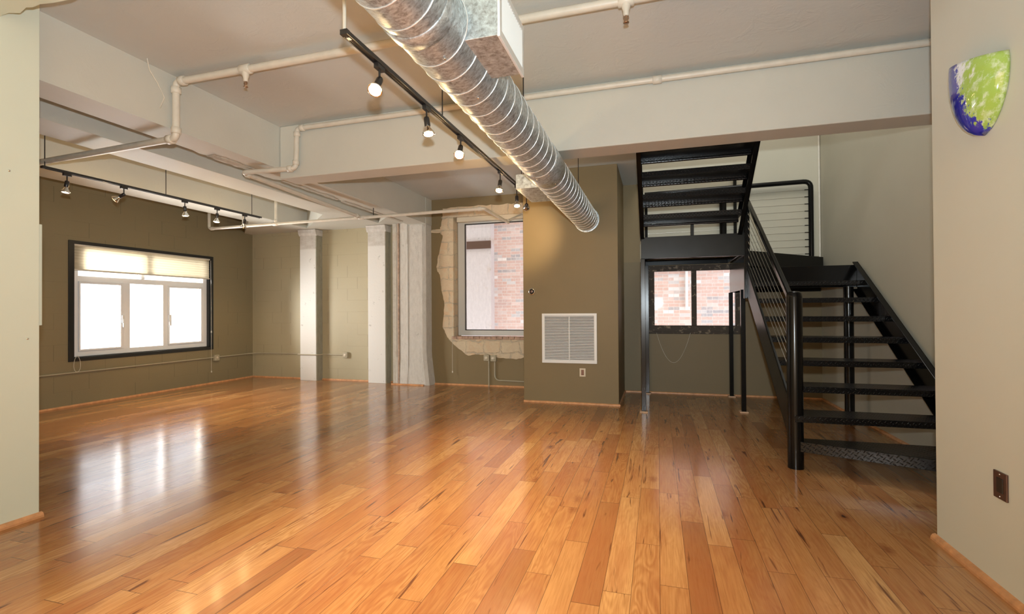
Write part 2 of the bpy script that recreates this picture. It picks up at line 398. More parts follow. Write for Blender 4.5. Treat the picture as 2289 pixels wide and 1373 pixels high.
def tag(o, label, cat, group=None):
    o['label'] = label; o['category'] = cat
    if group: o['group'] = group
    return o
def thing(name, loc, label, cat, group=None):
    o = bpy.data.objects.new(name, None); COL.objects.link(o); o.location = loc; o.empty_display_size = .1
    return tag(o, label, cat, group)
def struct(o, label=None):
    o['kind'] = 'structure'
    if label: o['label'] = label
    return o
def sbox(name, m, *a, **k): return struct(MB().box(*a).obj(name, m, **k))
def wall_y(mb, x0, x1, z0, z1, y0, y1, holes):
    xs = sorted({x0, x1, *[h[0] for h in holes], *[h[1] for h in holes]}); 
    for a, b in zip(xs, xs[1:]):
        cur = z0
        for hx0, hx1, hz0, hz1 in sorted([h for h in holes if h[0] <= a and h[1] >= b], key=lambda q: q[2]):
            mb.box(a, b, y0, y1, cur, hz0); cur = hz1
        mb.box(a, b, y0, y1, cur, z1)
    return mb
def arc(p0, p1, p2, r, n=6):
    """points of a rounded corner at p1"""
    p0, p1, p2 = Vector(p0), Vector(p1), Vector(p2); a = (p0-p1).normalized(); b = (p2-p1).normalized()
    A = p1+a*r; B = p1+b*r; return [A.lerp(p1, t).lerp(p1.lerp(B, t), t) for t in [i/n for i in range(n+1)]]
def rounded(pts, r, n=6):
    out = [Vector(pts[0])]
    for i in range(1, len(pts)-1): out += arc(pts[i-1], pts[i], pts[i+1], r, n)
    return out+[Vector(pts[-1])]

CEIL = 3.04
# ------------------------------------------------------------------ room shell
sbox('floor', M['floor'], -7.5, 2.5, -3.2, 7.9, -.12, 0)
mb = MB(); mb.prism([(-7.5, -3.2), (2.3, -3.2), (2.3, 4.2), (-.22, 4.2), (-.22, 7.5), (-7.5, 7.5)], CEIL, 3.3)
struct(mb.obj('ceiling', M['ceil']))
# back wall: two painted bays, window openings
W2 = (-3.19, -1.74, .77, 2.735); W3 = (-.13, 1.095, .87, 1.83)
mb = MB(); wall_y(mb, -3.75, 2.3, 0, 6.0, 7.4, 7.72, [W2, W3]); wall_back = struct(mb.obj('wall_back', M['olive_smooth']))
mb = MB(); mb.box(-.24, 2.3, 7.394, 7.4, 1.9, 6.0)
mb.obj('upper_paint', M['stairwall'], wall_back, label='paler paint on the stair part of the back wall')
sbox('wall_back_left', M['olive_light'], -7.6, -3.75, 7.4, 7.72, 0, 6.0)
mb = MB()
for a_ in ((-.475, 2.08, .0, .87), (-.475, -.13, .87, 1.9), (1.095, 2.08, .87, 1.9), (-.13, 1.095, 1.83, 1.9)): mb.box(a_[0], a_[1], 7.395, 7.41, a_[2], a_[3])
mb.obj('lower_shade_paint', M['olive_shaded'], wall_back, label='olive wall with the shade under the stair landing painted in')  # dimness below the stairs is painted in as a darker olive
# left wall with window opening
mb = MB(); hs = (4.43, 6.53, .60, 2.13)
mb.box(-7.6, -7.25, .4, hs[0], 0, 3.3); mb.box(-7.6, -7.25, hs[1], 7.4, 0, 3.3); mb.box(-7.6, -7.25, hs[0], hs[1], 0, hs[2]); mb.box(-7.6, -7.25, hs[0], hs[1], hs[3], 3.3)
struct(mb.obj('wall_left', M['olive']))
sbox('wall_left_partition', M['sage'], -3.64, -3.51, -3.0, 1.988, 0, CEIL, bevel=.003)
sbox('wall_left_return', M['sage'], -7.25, -3.64, .3, .42, 0, CEIL)
sbox('wall_right', M['beige'], 1.374, 1.50, -3.0, 3.064, 0, CEIL, bevel=.003)
sbox('wall_right_stair', M['stairwall'], 2.08, 2.3, 3.0, 7.4, 0, 6.0)
sbox('wall_right_stair_return', M['stairwall'], 1.50, 2.3, 2.9, 3.0, 0, CEIL)
sbox('wall_front', M['beige'], -3.64, 1.5, -3.2, -3.0, 0, CEIL)
# upper floor enclosure around the stair opening
mb = MB(); mb.box(-.34, -.22, 4.2, 7.4, 3.3, 6); mb.box(-.34, 2.3, 3.2, 3.3, 3.3, 6); mb.box(-.34, -.22, 3.3, 4.2, 3.3, 6); mb.box(2.08, 2.3, 3.3, 4.0, 3.3, 6)
struct(mb.obj('wall_upper', M['stairwall']))
sbox('ceiling_upper', M['stairwall'], -.34, 2.3, 3.2, 7.72, 6.0, 6.15)
# chase in front of the back wall
sbox('wall_chase', M['olive_smooth'], -1.705, -.475, 6.27, 7.4, 0, CEIL, bevel=.004)

# beams
def jag(p0, p1, n, amp):
    out = []
    for i in range(n+1):
        t = i/n; out.append((p0[0]+(p1[0]-p0[0])*t+random.uniform(-amp, amp), p0[1]+(p1[1]-p0[1])*t+random.uniform(-amp, amp)*.5))
    return out
tb = MB().prism([(4.0, 2.522), (4.25, 2.522), (4.25, CEIL), (4.0, CEIL)], -3.58, 2.08, 'X')
struct(tb.obj('ceiling_beam_transverse', M['beam'], bevel=.008))
left = [(-3.875, 1.2), (-3.88, 3.3)] + jag((-3.9, 3.4), (-3.93, 4.3), 16, .022) + jag((-3.86, 4.35), (-3.9, 7.1), 34, .016)
struct(MB().prism([(-3.585, 1.2), (-3.585, 7.4), (-3.9, 7.4)] + left[::-1], 2.62, CEIL, 'Z').obj('ceiling_beam_column_line', M['beam']))
# spalled strip and exposed bar along the soffit of the column-line beam
mb = MB()
for (y0, y1, w) in ((3.45, 4.0, .10), (4.35, 5.3, .07), (5.4, 6.9, .075)):
    a = jag((-3.90+w, y0), (-3.90+w, y1), 14, .014); b = jag((-3.885, y0), (-3.885, y1), 14, .01)
    mb.prism(a+b[::-1], 2.612, 2.622, 'Z')
struct(mb.obj('ceiling_beam_spalling', M['rawedge']))
near = jag((-3.52, 1.80), (-1.5, 1.80), 26, .03)
struct(MB().prism([(-3.51, -.2)] + [(-3.51, 1.80)] + near[1:] + [(-1.5, 1.8), (1.37, 1.8), (1.37, -.2)], 2.86, CEIL, 'Z').obj('ceiling_beam_near', M['sage']))
struct(MB().prism([(-4.78, .42), (-4.37, .42), (-4.37, 7.06), (-4.78, 7.06)], 2.652, CEIL).obj('ceiling_joist', M['beam'], bevel=.006))
struct(MB().prism([(-6.25, .42), (-5.8, .42), (-5.8, 7.1), (-6.25, 7.1)], 2.652, CEIL).obj('ceiling_joist', M['beam'], bevel=.006))
edge = [(-7.25, 7.4), (-3.8, 7.4), (-3.8, 6.5), (-3.9, 6.6), (-4.37, 7.06), (-4.40, 7.06), (-4.78, 6.2), (-5.79, 7.1), (-5.82, 7.1), (-6.25, 6.3), (-7.25, 7.22)]
edge = [(-7.25, 7.4), (-3.8, 7.4), (-3.8, 6.6), (-3.92, 6.6), (-4.37, 7.06), (-4.38, 6.2), (-4.78, 6.2), (-5.79, 7.1), (-5.81, 6.3), (-6.25, 6.3), (-7.25, 7.22)]
struct(MB().prism(edge, 2.65, CEIL).obj('ceiling_beam_edge', M['beam']))

# shoe mouldings
def shoe(name, x0, y0, x1, y1, nx, ny, h_=.022, w=.018):
    mb = MB(); a = Vector((x0, y0, 0)); b = Vector((x1, y1, 0)); n = Vector((nx, ny, 0))
    prof = [(0, 0), (w, 0), (w*.95, h_*.4), (w*.6, h_*.85), (0, h_)]
    vs = [a+n*p[0]+Vector((0, 0, p[1])) for p in prof]+[b+n*p[0]+Vector((0, 0, p[1])) for p in prof]; k = len(prof)
    mb.add(vs, [tuple(range(k)), tuple(range(k, 2*k))[::-1]]+[(i, (i+1) % k, k+(i+1) % k, k+i) for i in range(k)])
    return struct(mb.obj(name, M['shoe']))
shoe('baseboard_left', -7.25, .42, -7.25, 7.4, 1, 0)
shoe('baseboard_back', -7.25, 7.4, -1.705, 7.4, 0, -1)
shoe('baseboard_back', -.475, 7.4, 2.08, 7.4, 0, -1)
shoe('baseboard_chase', -1.705, 6.27, -.475, 6.27, 0, -1)
shoe('baseboard_chase', -.475, 6.27, -.475, 7.4, 1, 0)
shoe('baseboard_stair', 2.08, 3.0, 2.08, 7.4, -1, 0)
shoe('baseboard_right', 1.374, -3, 1.374, 3.08, -1, 0, .03, .022)
shoe('baseboard_partition', -3.51, -3, -3.51, 2.0, 1, 0, .03, .022)

# ------------------------------------------------------------------ masonry patch round window_2 (child of the wall)
P = [(-3.372, 2.885), (-3.372, 2.762), (-3.40, 2.62), (-3.42, 2.55), (-3.60, 2.535), (-3.617, 2.515), (-3.60, 2.503), (-3.42, 2.49), (-3.374, 2.441), (-3.40, 2.33), (-3.429, 2.197), (-3.47, 2.05), (-3.49, 1.927), (-3.47, 1.85), (-3.431, 1.80), (-3.405, 1.604), (-3.375, 1.45), (-3.353, 1.357), (-3.36, 1.15), (-3.383, .939), (-3.34, .85), (-3.29, .767), (-3.19, .658), (-3.05, .56), (-2.937, .481), (-2.83, .50), (-2.731, .497), (-2.604, .511), (-2.52, .47), (-2.428, .455), (-2.30, .447), (-2.131, .438), (-2.009, .471), (-1.9, .46), (-1.706, .47)]
def rough_strip(poly): # add small wobble
    out = []
    for a, b in zip(poly, poly[1:]):
        out.append(a)
        for k in (1, 2): out.append((a[0]+(b[0]-a[0])*k/3+random.uniform(-.008, .008), a[1]+(b[1]-a[1])*k/3+random.uniform(-.008, .008)))
    return out+[poly[-1]]
R_ = rough_strip(P)
mb = MB()
top = [p for p in R_ if p[1] >= 2.735]
mid = [p for p in R_ if .77 <= p[1] < 2.735]; low = [p for p in R_ if p[1] < .77]
topedge = [(-1.706+(-3.372+1.706)*i/24, 2.89+random.uniform(-.012, .012)) for i in range(25)]
mb.prism([(-1.706, 2.735)] + topedge + top + [(-3.40, 2.735)], 7.388, 7.402, 'Y')
mb.prism([(-3.40, 2.735)] + mid + [(mid[-1][0]+.01, .77), (-3.19, .77), (-3.19, 2.735)], 7.388, 7.402, 'Y')
mb.prism([(mid[-1][0]+.01, .77)] + low + [(-1.706, .77)], 7.388, 7.402, 'Y')
mb.box(-3.192, -3.186, 7.392, 7.56, .77, 2.735)
mb.box(-3.19, -1.706, 7.392, 7.56, 2.73, 2.738)
mb.obj('exposed_masonry', M['masonry'], wall_back, label='stripped masonry and plaster round the window')

# ------------------------------------------------------------------ windows
def wthing(name, loc):
    o = bpy.data.objects.new(name, None); COL.objects.link(o); o.location = loc; o['kind'] = 'structure'; return o
# window_1, left wall
w1 = wthing('window_1', (-7.25, 5.48, .58))
mb = MB(); X0, X1 = -7.275, -7.238
mb.box(X0, X1, 4.41, 4.475, .577, 2.148); mb.box(X0, X1, 6.51, 6.55, .577, 2.148); mb.box(X0, X1, 4.41, 6.55, 2.105, 2.148); mb.box(X0, X1, 4.41, 6.55, .577, .622)
mb.box(-7.45, X0, 6.50, 6.535, .6, 2.13); mb.box(-7.45, X0, 4.425, 4.45, .6, 2.13); mb.box(-7.45, X0, 4.43, 6.53, .6, .63); mb.box(-7.45, X0, 4.43, 6.53, 2.11, 2.13)
mb.obj('casing', M['blacktrim'], w1, bevel=.003)
fx0, fx1 = -7.40, -7.33
mb = MB(); mb.box(fx0, fx1, 4.45, 4.575, .63, 2.11); mb.box(fx0, fx1, 6.43, 6.50, .63, 2.11); mb.box(fx0, fx1, 4.45, 6.5, .63, .70); mb.box(fx0, fx1, 4.45, 6.5, 2.04, 2.11)
mb.box(fx0, fx1, 4.45, 6.5, 1.625, 1.70); mb.box(fx0, fx1, 5.15, 5.24, .63, 1.7); mb.box(fx0, fx1, 5.735, 5.81, .63, 1.7); mb.box(fx0, fx1, 5.40, 5.45, 1.7, 2.11)
mb.obj('window_frame', M['whiteframe'], w1, bevel=.004)
for (a, b, hy) in ((4.575, 5.15, 5.13), (5.81, 6.43, 5.83)):
    mb = MB(); sx0, sx1 = -7.385, -7.315
    mb.box(sx0, sx1, a, a+.02, .70, 1.625); mb.box(sx0, sx1, b-.05, b, .70, 1.625); mb.box(sx0, sx1, a, b, .70, .725); mb.box(sx0, sx1, a, b, 1.595, 1.625)
    s_ = mb.obj('sash', M['whiteframe'], w1, bevel=.003)
    mb = MB(); mb.box(sx1-.002, sx1+.02, hy-.02, hy+.012, 1.06, 1.17); mb.box(sx1+.01, sx1+.03, hy-.012, hy+.006, 1.0, 1.12)
    mb.obj('handle', M['white'], s_, bevel=.003)
for (a, b, c, d) in ((4.595, 5.10, .725, 1.595), (5.24, 5.735, .7, 1.625), (5.83, 6.38, .725, 1.595), (4.575, 5.40, 1.7, 2.04), (5.45, 6.43, 1.7, 2.04)):
    MB().box(-7.368, -7.362, a, b, c, d).obj('pane', M['glass'], w1)
# cellular shade
sh = thing('window_shade', (-7.27, 5.48, 2.1), 'translucent cream cellular shade pulled a third down the left window', 'shade')
mb = MB(); n = 17; z = 2.095
zz = [2.095-i*(2.095-1.78)/n for i in range(n+1)]; vs = []; fs = []
for i, zc in enumerate(zz):
    xo = -7.272 + (.006 if i % 2 else 0); vs += [(xo, 4.485, zc), (xo, 6.49, zc)]
fs = [(2*i, 2*i+1, 2*i+3, 2*i+2) for i in range(n)]
mb.add(vs, fs); mb.obj('shade_fabric', M['shade'], sh)
MB().box(-7.285, -7.258, 4.48, 6.495, 1.762, 1.782).obj('bottom_rail', M['cord'], sh, bevel=.003)
MB().box(-7.29, -7.25, 4.48, 6.495, 2.085, 2.106).obj('head_rail', M['cord'], sh, bevel=.003)
c = thing('pull_cord', (-7.235, 6.50, 2.0), 'thin white pull cord with knob beside the right edge of the left window', 'cord')
MB().tube([(-7.232, 6.49, 2.08), (-7.228, 6.495, 1.2), (-7.225, 6.495, .22)], .0025, 6).obj('string', M['cord'], c)
MB().lathe([(.002, .225), (.009, .21), (.011, .2), (.007, .19), (.001, .187)], (-7.225, 6.495, 0), 12).obj('knob', M['cord'], c)
MB().lathe([(.002, .90), (.008, .885), (.010, .87), (.006, .86), (.001, .857)], (-7.226, 6.495, 0), 12).obj('knob', M['cord'], c)
mb = MB(); pts = [(-7.228, 4.50+.045*math.sin(t)*(.5+.5*math.sin(t/2)), .65-.21*(1-math.cos(t))/2) for t in [2*PI*i/24 for i in range(25)]]
mb.tube(pts, .0025, 6); tag(mb.obj('cord_loop', M['cord']), 'small white cord loop hanging at the left window\'s lower left corner', 'cord')

# window_2, back wall beside the column
w2 = wthing('window_2', (-2.4, 7.5, .77))
fy0, fy1 = 7.53, 7.60
mb = MB(); mb.box(-3.165, -3.04, fy0, fy1, .80, 2.735); mb.box(-3.165, -1.72, fy0, fy1, .80, .885); mb.box(-3.165, -1.72, fy0, fy1, 2.632, 2.735); mb.box(-1.8, -1.72, fy0, fy1, .8, 2.7)
mb.obj('window_frame', M['alu'], w2, bevel=.004)
mb = MB(); g0, g1 = 7.525, 7.56
mb.box(-3.042, -3.03, g0, g1, .885, 2.632); mb.box(-3.04, -1.8, g0, g1, .885, .897); mb.box(-3.04, -1.8, g0, g1, 2.618, 2.632)
mb.obj('gasket', M['blacktrim'], w2)
MB().box(-3.03, -1.8, 7.565, 7.571, .895, 2.62).obj('pane', M['glass'], w2)
MB().box(-3.14, -1.72, 7.42, 7.53, 2.655, 2.732).obj('shade_headbox', M['bone'], w2, bevel=.008, label='beige shade cassette at the window head')
mb = MB()
x = -3.22
while x < -1.74:
    mb.box(x, min(x+.092, -1.71), 7.372, 7.56, .745, .79); x += .097
mb.obj('window_sill', M['sillbrick'], w2, bevel=.004)
c = thing('pull_cord', (-3.2, 7.36, .8), 'thin cord with knob hanging below the tall brick-view window\'s left side', 'cord')
MB().tube([(-3.195, 7.375, 1.45), (-3.2, 7.36, .9), (-3.2, 7.36, .23)], .0025, 6).obj('string', M['cord'], c)
MB().lathe([(.002, .235), (.009, .22), (.011, .21), (.007, .2), (.001, .197)], (-3.2, 7.36, 0), 12).obj('knob', M['cord'], c)

# window_3, under the stair landing
w3 = wthing('window_3', (.48, 7.4, .87))
mb = MB(); a0, a1 = 7.385, 7.50
mb.box(-.14, -.045, a0, a1, .865, 1.835); mb.box(1.035, 1.105, a0, a1, .865, 1.835); mb.box(-.14, 1.105, a0, a1, 1.755, 1.835); mb.box(-.14, 1.105, a0, a1, .865, .975)
mb.box(.462, .53, a0+.02, a1, .97, 1.76)
mb.obj('window_frame', M['darkframe'], w3, bevel=.006)
mb = MB(); mb.box(-.15, 1.115, 7.372, 7.40, .855, .885); mb.obj('window_sill', M['darkframe'], w3, bevel=.004)
for a, b in ((-.045, .462), (.53, 1.035)): MB().box(a, b, 7.45, 7.456, .975, 1.755).obj('pane', M['glass'], w3)
mb = MB(); mb.tube([(-.02+.46*i/20, 7.385-.012, .87-.50*(1-(2*i/20-1)**2)*.85) for i in range(21)], .002, 6)
tag(mb.obj('cord_loop', M['cord']), 'slack thin cord looping below the small window under the stairs', 'cord')

# outside
nb = thing('brick_building', (0, 10.8, -1), 'washed red brick wall of the building outside the back windows', 'building')
MB().box(-8, 9, 10.8, 11.2, -1.5, 4.5).obj('brick_wall', M['brick'], nb)
MB().box(.55, .60, 10.70, 10.78, 1.22, 2.0).obj('drainpipe', M['white'], nb, bevel=.01, label='short white vertical pipe on the brick')
pr = thing('concrete_pier', (-4.4, 10.6, 0), 'smooth grey concrete pier seen through the tall window', 'pier')
MB().box(-5.4, -3.63, 10.55, 10.8, -1.5, 4.5).obj('shaft', M['outside_concrete'], pr)
MB().box(-5.4, -3.62, 10.5, 10.56, 2.62, 2.80).obj('band', M['coverplate'], pr, bevel=.01, label='dark horizontal band round the pier')

# ------------------------------------------------------------------ column and pilasters
col = thing('concrete_column', (-3.9, 7.3, 0), 'broad raw concrete column with stained weathered face', 'column')
mb = MB(); random.seed(11)
zs = [i*.09 for i in range(31)]
outl = [(-4.20, 7.40), (-4.19, 7.26), (-4.13, 7.225), (-4.085, 7.245), (-4.07, 7.215), (-3.93, 7.205), (-3.92, 7.215), (-3.66, 7.215), (-3.605, 7.24), (-3.585, 7.40)]
vs = []; fs = []
for z in zs:
    fl_ = 1+.0*z; foot = max(0, (.5-z))*.12
    for k, (x, y) in enumerate(outl):
        jx = 0
        vs.append((x+jx+(foot if k > 6 else 0), y+random.uniform(-.0015, .0015)-(foot*.2 if 0 < k < 9 else 0), min(z, 2.7)))
n = len(outl)
for i in range(len(zs)-1):
    for k in range(n-1): fs.append((i*n+k, i*n+k+1, (i+1)*n+k+1, (i+1)*n+k))
mb.add(vs, fs); mb.obj('shaft', M['concrete'], col)
mb = MB(); mb.box(-4.205, -4.135, 7.222, 7.30, .01, 2.69); mb.obj('pebbled_edge', M['rawedge'], col, label='broken pebbly left edge of the column')
mb = MB(); mb.box(-3.928, -3.918, 7.200, 7.22, .02, 2.66); mb.obj('form_line', M['pilaster'], col, label='pale vertical casting ridge')
mb = MB(); mb.box(-4.10, -4.075, 7.20, 7.26, .02, 2.68); mb.obj('rust_stripe', mat('rust_stain', (.40, .28, .2), .9, noise=.3, nscale=20), col, label='brown rust stained groove')
mb = MB(); mb.box(-4.21, -3.63, 7.17, 7.24, 0, .018); mb.obj('base_moulding', M['shoe'], col)
struct(MB().box(-3.902, -3.578, 7.19, 7.4, 2.615, CEIL).obj('ceiling_beam_end', M['beam']))
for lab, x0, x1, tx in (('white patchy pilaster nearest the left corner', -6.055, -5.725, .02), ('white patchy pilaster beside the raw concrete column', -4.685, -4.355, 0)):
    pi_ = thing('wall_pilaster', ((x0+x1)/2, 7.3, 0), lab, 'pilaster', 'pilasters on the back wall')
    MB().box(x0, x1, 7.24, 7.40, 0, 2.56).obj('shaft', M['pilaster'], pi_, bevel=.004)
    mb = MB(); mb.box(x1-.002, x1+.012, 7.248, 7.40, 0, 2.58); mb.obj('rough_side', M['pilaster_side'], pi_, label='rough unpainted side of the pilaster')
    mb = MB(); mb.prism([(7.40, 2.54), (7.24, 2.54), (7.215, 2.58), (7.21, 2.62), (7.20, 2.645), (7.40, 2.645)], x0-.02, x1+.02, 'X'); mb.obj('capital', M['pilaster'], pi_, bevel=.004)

# ------------------------------------------------------------------ chase fittings
gr = thing('return_grille', (-1.1, 6.27, .84), 'large white louvered return air grille on the olive wall', 'grille')
mb = MB(); x0, x1, z0, z1 = -1.452, -.741, .521, 1.161; fr = .036
mb.box(x0, x1, 6.252, 6.27, z0, z0+fr); mb.box(x0, x1, 6.252, 6.27, z1-fr*.85, z1); mb.box(x0, x0+fr, 6.252, 6.27, z0, z1); mb.box(x1-fr, x1, 6.252, 6.27, z0, z1)
mb.obj('frame', M['white'], gr, bevel=.002)
MB().box(x0+.03, x1-.03, 6.267, 6.272, z0+.03, z1-.03).obj('recess_shade_panel', M['dark'], gr)  # dark panel painted as the shaded hollow behind the louvres
n = 29
for i in range(n):
    zc = z0+fr+.008+(z1-z0-2*fr-.01)*i/(n-1)
    MB().prism([(6.255, zc-.006), (6.2565, zc-.0075), (6.2665, zc+.0035), (6.265, zc+.005)], x0+fr-.002, x1-fr+.002, 'X').obj('louvre', M['white'], gr)
MB().box(-1.098, -1.088, 6.250, 6.258, z0+fr, z1-fr).obj('centre_bar', M['white'], gr)
ot = thing('wall_outlet', (-.927, 6.27, .405), 'bone plastic outlet plate below the big grille', 'outlet')
MB().box(-.965, -.888, 6.262, 6.27, .353, .459).obj('cover_plate', M['bone'], ot, bevel=.003)
MB().box(-.944, -.910, 6.259, 6.264, .372, .440).obj('receptacle', M['coverplate'], ot, bevel=.002, label='dark brown socket insert')
th = thing('thermostat', (-1.585, 6.27, 1.451), 'small round silver and black thermostat on the olive wall', 'thermostat')
MB().lathe([(.044, 6.27), (.046, 6.255), (.044, 6.245), (.036, 6.243)], (-1.585, 0, 1.451), 32, 'Y').obj('ring', M['chrome'], th)
MB().lathe([(.036, 6.246), (.034, 6.240), (.001, 6.2385)], (-1.585, 0, 1.451), 32, 'Y').obj('dial', M['dark_plastic'], th)
MB().lathe([(.018, 6.2395), (.001, 6.2365)], (-1.587, 0, 1.451), 20, 'Y').obj('display', M['coverplate'], th, label='grey round display face')

# ------------------------------------------------------------------ right wall: sconce and plate
sc = thing('wall_sconce', (1.374, 2.66, 2.12), 'glass half-bowl wall sconce speckled lime green blue and white', 'lamp')
mb = MB(); nu, nv = 26, 22; vs = []; fs = []
for j in range(nv+1):
    t = j/nv; z = .155*(1-t)+(-.17)*t
    w = .165*(1-max(0, (t-.12)/.88)**2.3)**.62*(1.0 if t > .12 else (.97+.25*t)) if t < 1 else 0.0
    d = .115*(1-max(0, t-.1)**1.8*1.15)**.8 if t < .93 else .02
    d = .10*math.sqrt(max(0, 1-(t*1.0)**2.6))+.004
    for i in range(nu+1):
        a = -PI/2+PI*i/nu
        zt = z + (.03*math.sin(a) if t == 0 else .03*math.sin(a)*(1-t)**2)
        vs.append((1.372-d*math.cos(a), 2.63+w*math.sin(a), 2.12+zt))
for j in range(nv):
    for i in range(nu): fs.append((j*(nu+1)+i, j*(nu+1)+i+1, (j+1)*(nu+1)+i+1, (j+1)*(nu+1)+i))
mb.add(vs, fs, True); g_ = mb.obj('glass_shade', M['sconce'], sc); md = g_.modifiers.new('Solidify', 'SOLIDIFY'); md.thickness = .005
MB().lathe([(.001, -.008), (.007, -.006), (.008, 0)], (1.374-.088, 2.57, 2.238), 12, 'X').obj('screw', M['brass'], sc)
MB().box(1.35, 1.374, 2.60, 2.72, 2.05, 2.17).obj('back_plate', M['white'], sc, bevel=.004)
pl = thing('blank_wall_plate', (1.374, 2.555, .455), 'bronze metal socket plate low on the right beige wall', 'outlet')
MB().box(1.366, 1.374, 2.513, 2.597, .398, .512).obj('cover_plate', M['coverplate'], pl, bevel=.002)
MB().box(1.363, 1.368, 2.533, 2.572, .425, .487).obj('insert', M['dark_plastic'], pl, bevel=.0015)
for z in (.409, .501): MB().lathe([(.001, -.002), (.003, -.0015), (.0035, 0)], (1.366, 2.555, z), 10, 'X').obj('screw', M['chrome'], pl)
wm = MB().tube([(-3.50, 2.62, 3.03), (-3.515, 2.65, 2.96), (-3.53, 2.72, 2.90), (-3.50, 2.75, 2.80), (-3.57, 2.77, 2.74)], .0035, 6)
tag(wm.obj('loose_wire', M['pipe']), 'loose painted wire hanging beside the pipe elbow at the left beam', 'wire')
# partition details
ep = thing('panel_cover', (-3.56, 2.0, 1.43), 'sage painted thin box on the end of the left partition', 'panel')
MB().box(-3.625, -3.545, 1.988, 2.022, 1.13, 1.737).obj('cover', M['sage'], ep, bevel=.003)
def stud(x, y, z, lab, r=.006):
    o = MB().lathe([(.001, .006), (r, .004), (r*1.1, 0)], (x, y, z), 12, 'X').obj('wall_screw', M['chrome']); tag(o, lab, 'screw')
stud(-3.51, 1.93, 1.055, 'small screw low on the sage partition near its edge')
stud(-3.51, 1.845, 2.01, 'nail head high on the sage partition above the screw')

# ------------------------------------------------------------------ duct
DX, DZ, DR = -.861, 2.355, .148
du = thing('spiral_duct', (DX, 3.5, DZ), 'big galvanised spiral air duct hanging under the ceiling', 'duct')
ys = [-1.5+i*.1 for i in range(78)]
mb = MB(); mb.tube([(DX, y, DZ) for y in ys if y < 6.25]+[(DX, 6.28, DZ)], DR, 56); mb.obj('duct_tube', M['galv'], du)
def helix(y0, y1, pitch, r, ph=0):
    n = int((y1-y0)/pitch*40); return [(DX+r*math.sin(2*PI*((y0+(y1-y0)*i/n)/pitch)+ph), y0+(y1-y0)*i/n, DZ+r*math.cos(2*PI*((y0+(y1-y0)*i/n)/pitch)+ph)) for i in range(n+1)]
MB().tube(helix(-1.4, 3.62, .136, DR+.001), .0032, 5).obj('spiral_seam', M['seam'], du)
MB().tube(helix(3.92, 6.24, .136, DR+.001, 1.0), .0032, 5).obj('spiral_seam', M['seam'], du)
for y0, y1 in ((3.60, 3.93), (1.62, 1.70)):
    MB().tube([(DX, y0, DZ), (DX, y0+.004, DZ), (DX, y1-.004, DZ), (DX, y1, DZ)], DR+.004, 56, radii=[DR+.001, DR+.005, DR+.005, DR+.001]).obj('coupling_sleeve', M['galv'], du)
MB().tube([(DX, 6.25, DZ), (DX, 6.27, DZ)], DR+.012, 40).obj('end_collar', M['galv'], du)
for (y, a) in ((1.30, 200), (3.64, 185), (3.64, 150), (3.89, 150), (3.89, 200), (1.80, 160), (2.18, 160)):
    a = math.radians(a); px, pz = DX+(DR+.006)*math.sin(a), DZ+(DR+.006)*math.cos(a)
    MB().lathe([(.001, -.004), (.005, -.003), (.006, 0), (.005, .003), (.001, .004)], (px, y, pz), 10, 'Z').obj('screw', M['chrome'], du)
# right supply box with grille
bx = MB(); bx.box(DX+.10, -.590, 1.823, 2.160, 2.283, 2.49).obj('supply_box', M['galv_box'], du, bevel=.002)
bx0 = du.children[-1] if False else [o for o in COL.objects if o.name.startswith('supply_box')][-1]
mb = MB(); gx0, gx1 = -.592, -.580
mb.box(gx0, gx1, 1.812, 2.171, 2.272, 2.305); mb.box(gx0, gx1, 1.812, 2.171, 2.475, 2.505); mb.box(gx0, gx1, 1.812, 1.840, 2.272, 2.505); mb.box(gx0, gx1, 2.143, 2.171, 2.272, 2.505)
g1_ = mb.obj('register_frame', M['white'], bx0, bevel=.002)
for i in range(15):
    y = 1.85+i*.0205; MB().prism([(gx0, y-.001), (gx0+.001, y-.004), (gx1-.001, y+.006), (gx1-.002, y+.009)], 2.305, 2.475, 'Z').obj('louvre', M['white'], bx0)
MB().box(-1.165, DX-.10, 4.06, 4.61, 2.25, 2.375).obj('supply_box', M['galv_box'], du, bevel=.002)
# duct hangers
for y, a in ((3.2, 1), (5.6, 1)):
    MB().tube([(DX, y, DZ+DR), (DX, y, CEIL)], .004, 6).obj('hanger_rod', M['track'], du)

# ------------------------------------------------------------------ track lights
def track(name, x, y0, y1, z, rods, label, sticker=False):
    t = thing(name, (x, (y0+y1)/2, z), label, 'track light rail', 'ceiling track rails')
    mb = MB(); w, hh = .0175, .022
    mb.prism([(x-w, z+hh), (x-w, z), (x-w+.006, z), (x-w+.006, z+.008), (x+w-.006, z+.008), (x+w-.006, z), (x+w, z), (x+w, z+hh)], y0, y1, 'Y')
    mb.obj('rail', M['track'], t, bevel=.001)
    MB().box(x-w-.001, x+w+.001, y0-.004, y0+.02, z-.001, z+hh+.001).obj('end_cap', M['track'], t, bevel=.001)
    for (yy, r, m_) in rods: MB().tube([(x, yy, z+hh), (x, yy, CEIL)], r, 8).obj('hanger_rod', m_, t)
    if sticker: MB().box(x-.008, x+.008, y0+.03, y0+.05, z-.0005, z+.0005).obj('sticker', M['white'], t)
    return t
track('track_rail', -1.345, 1.895, 5.12, 2.45, [(1.90, .0085, M['pipe']), (2.95, .004, M['track']), (4.9, .004, M['track'])], 'black track rail hanging beside the big spiral duct', True)
track('track_rail', -5.30, 3.02, 5.56, 2.512, [(3.04, .004, M['track']), (4.18, .004, M['track']), (5.40, .004, M['track'])], 'black track rail hanging in the far left ceiling bay')
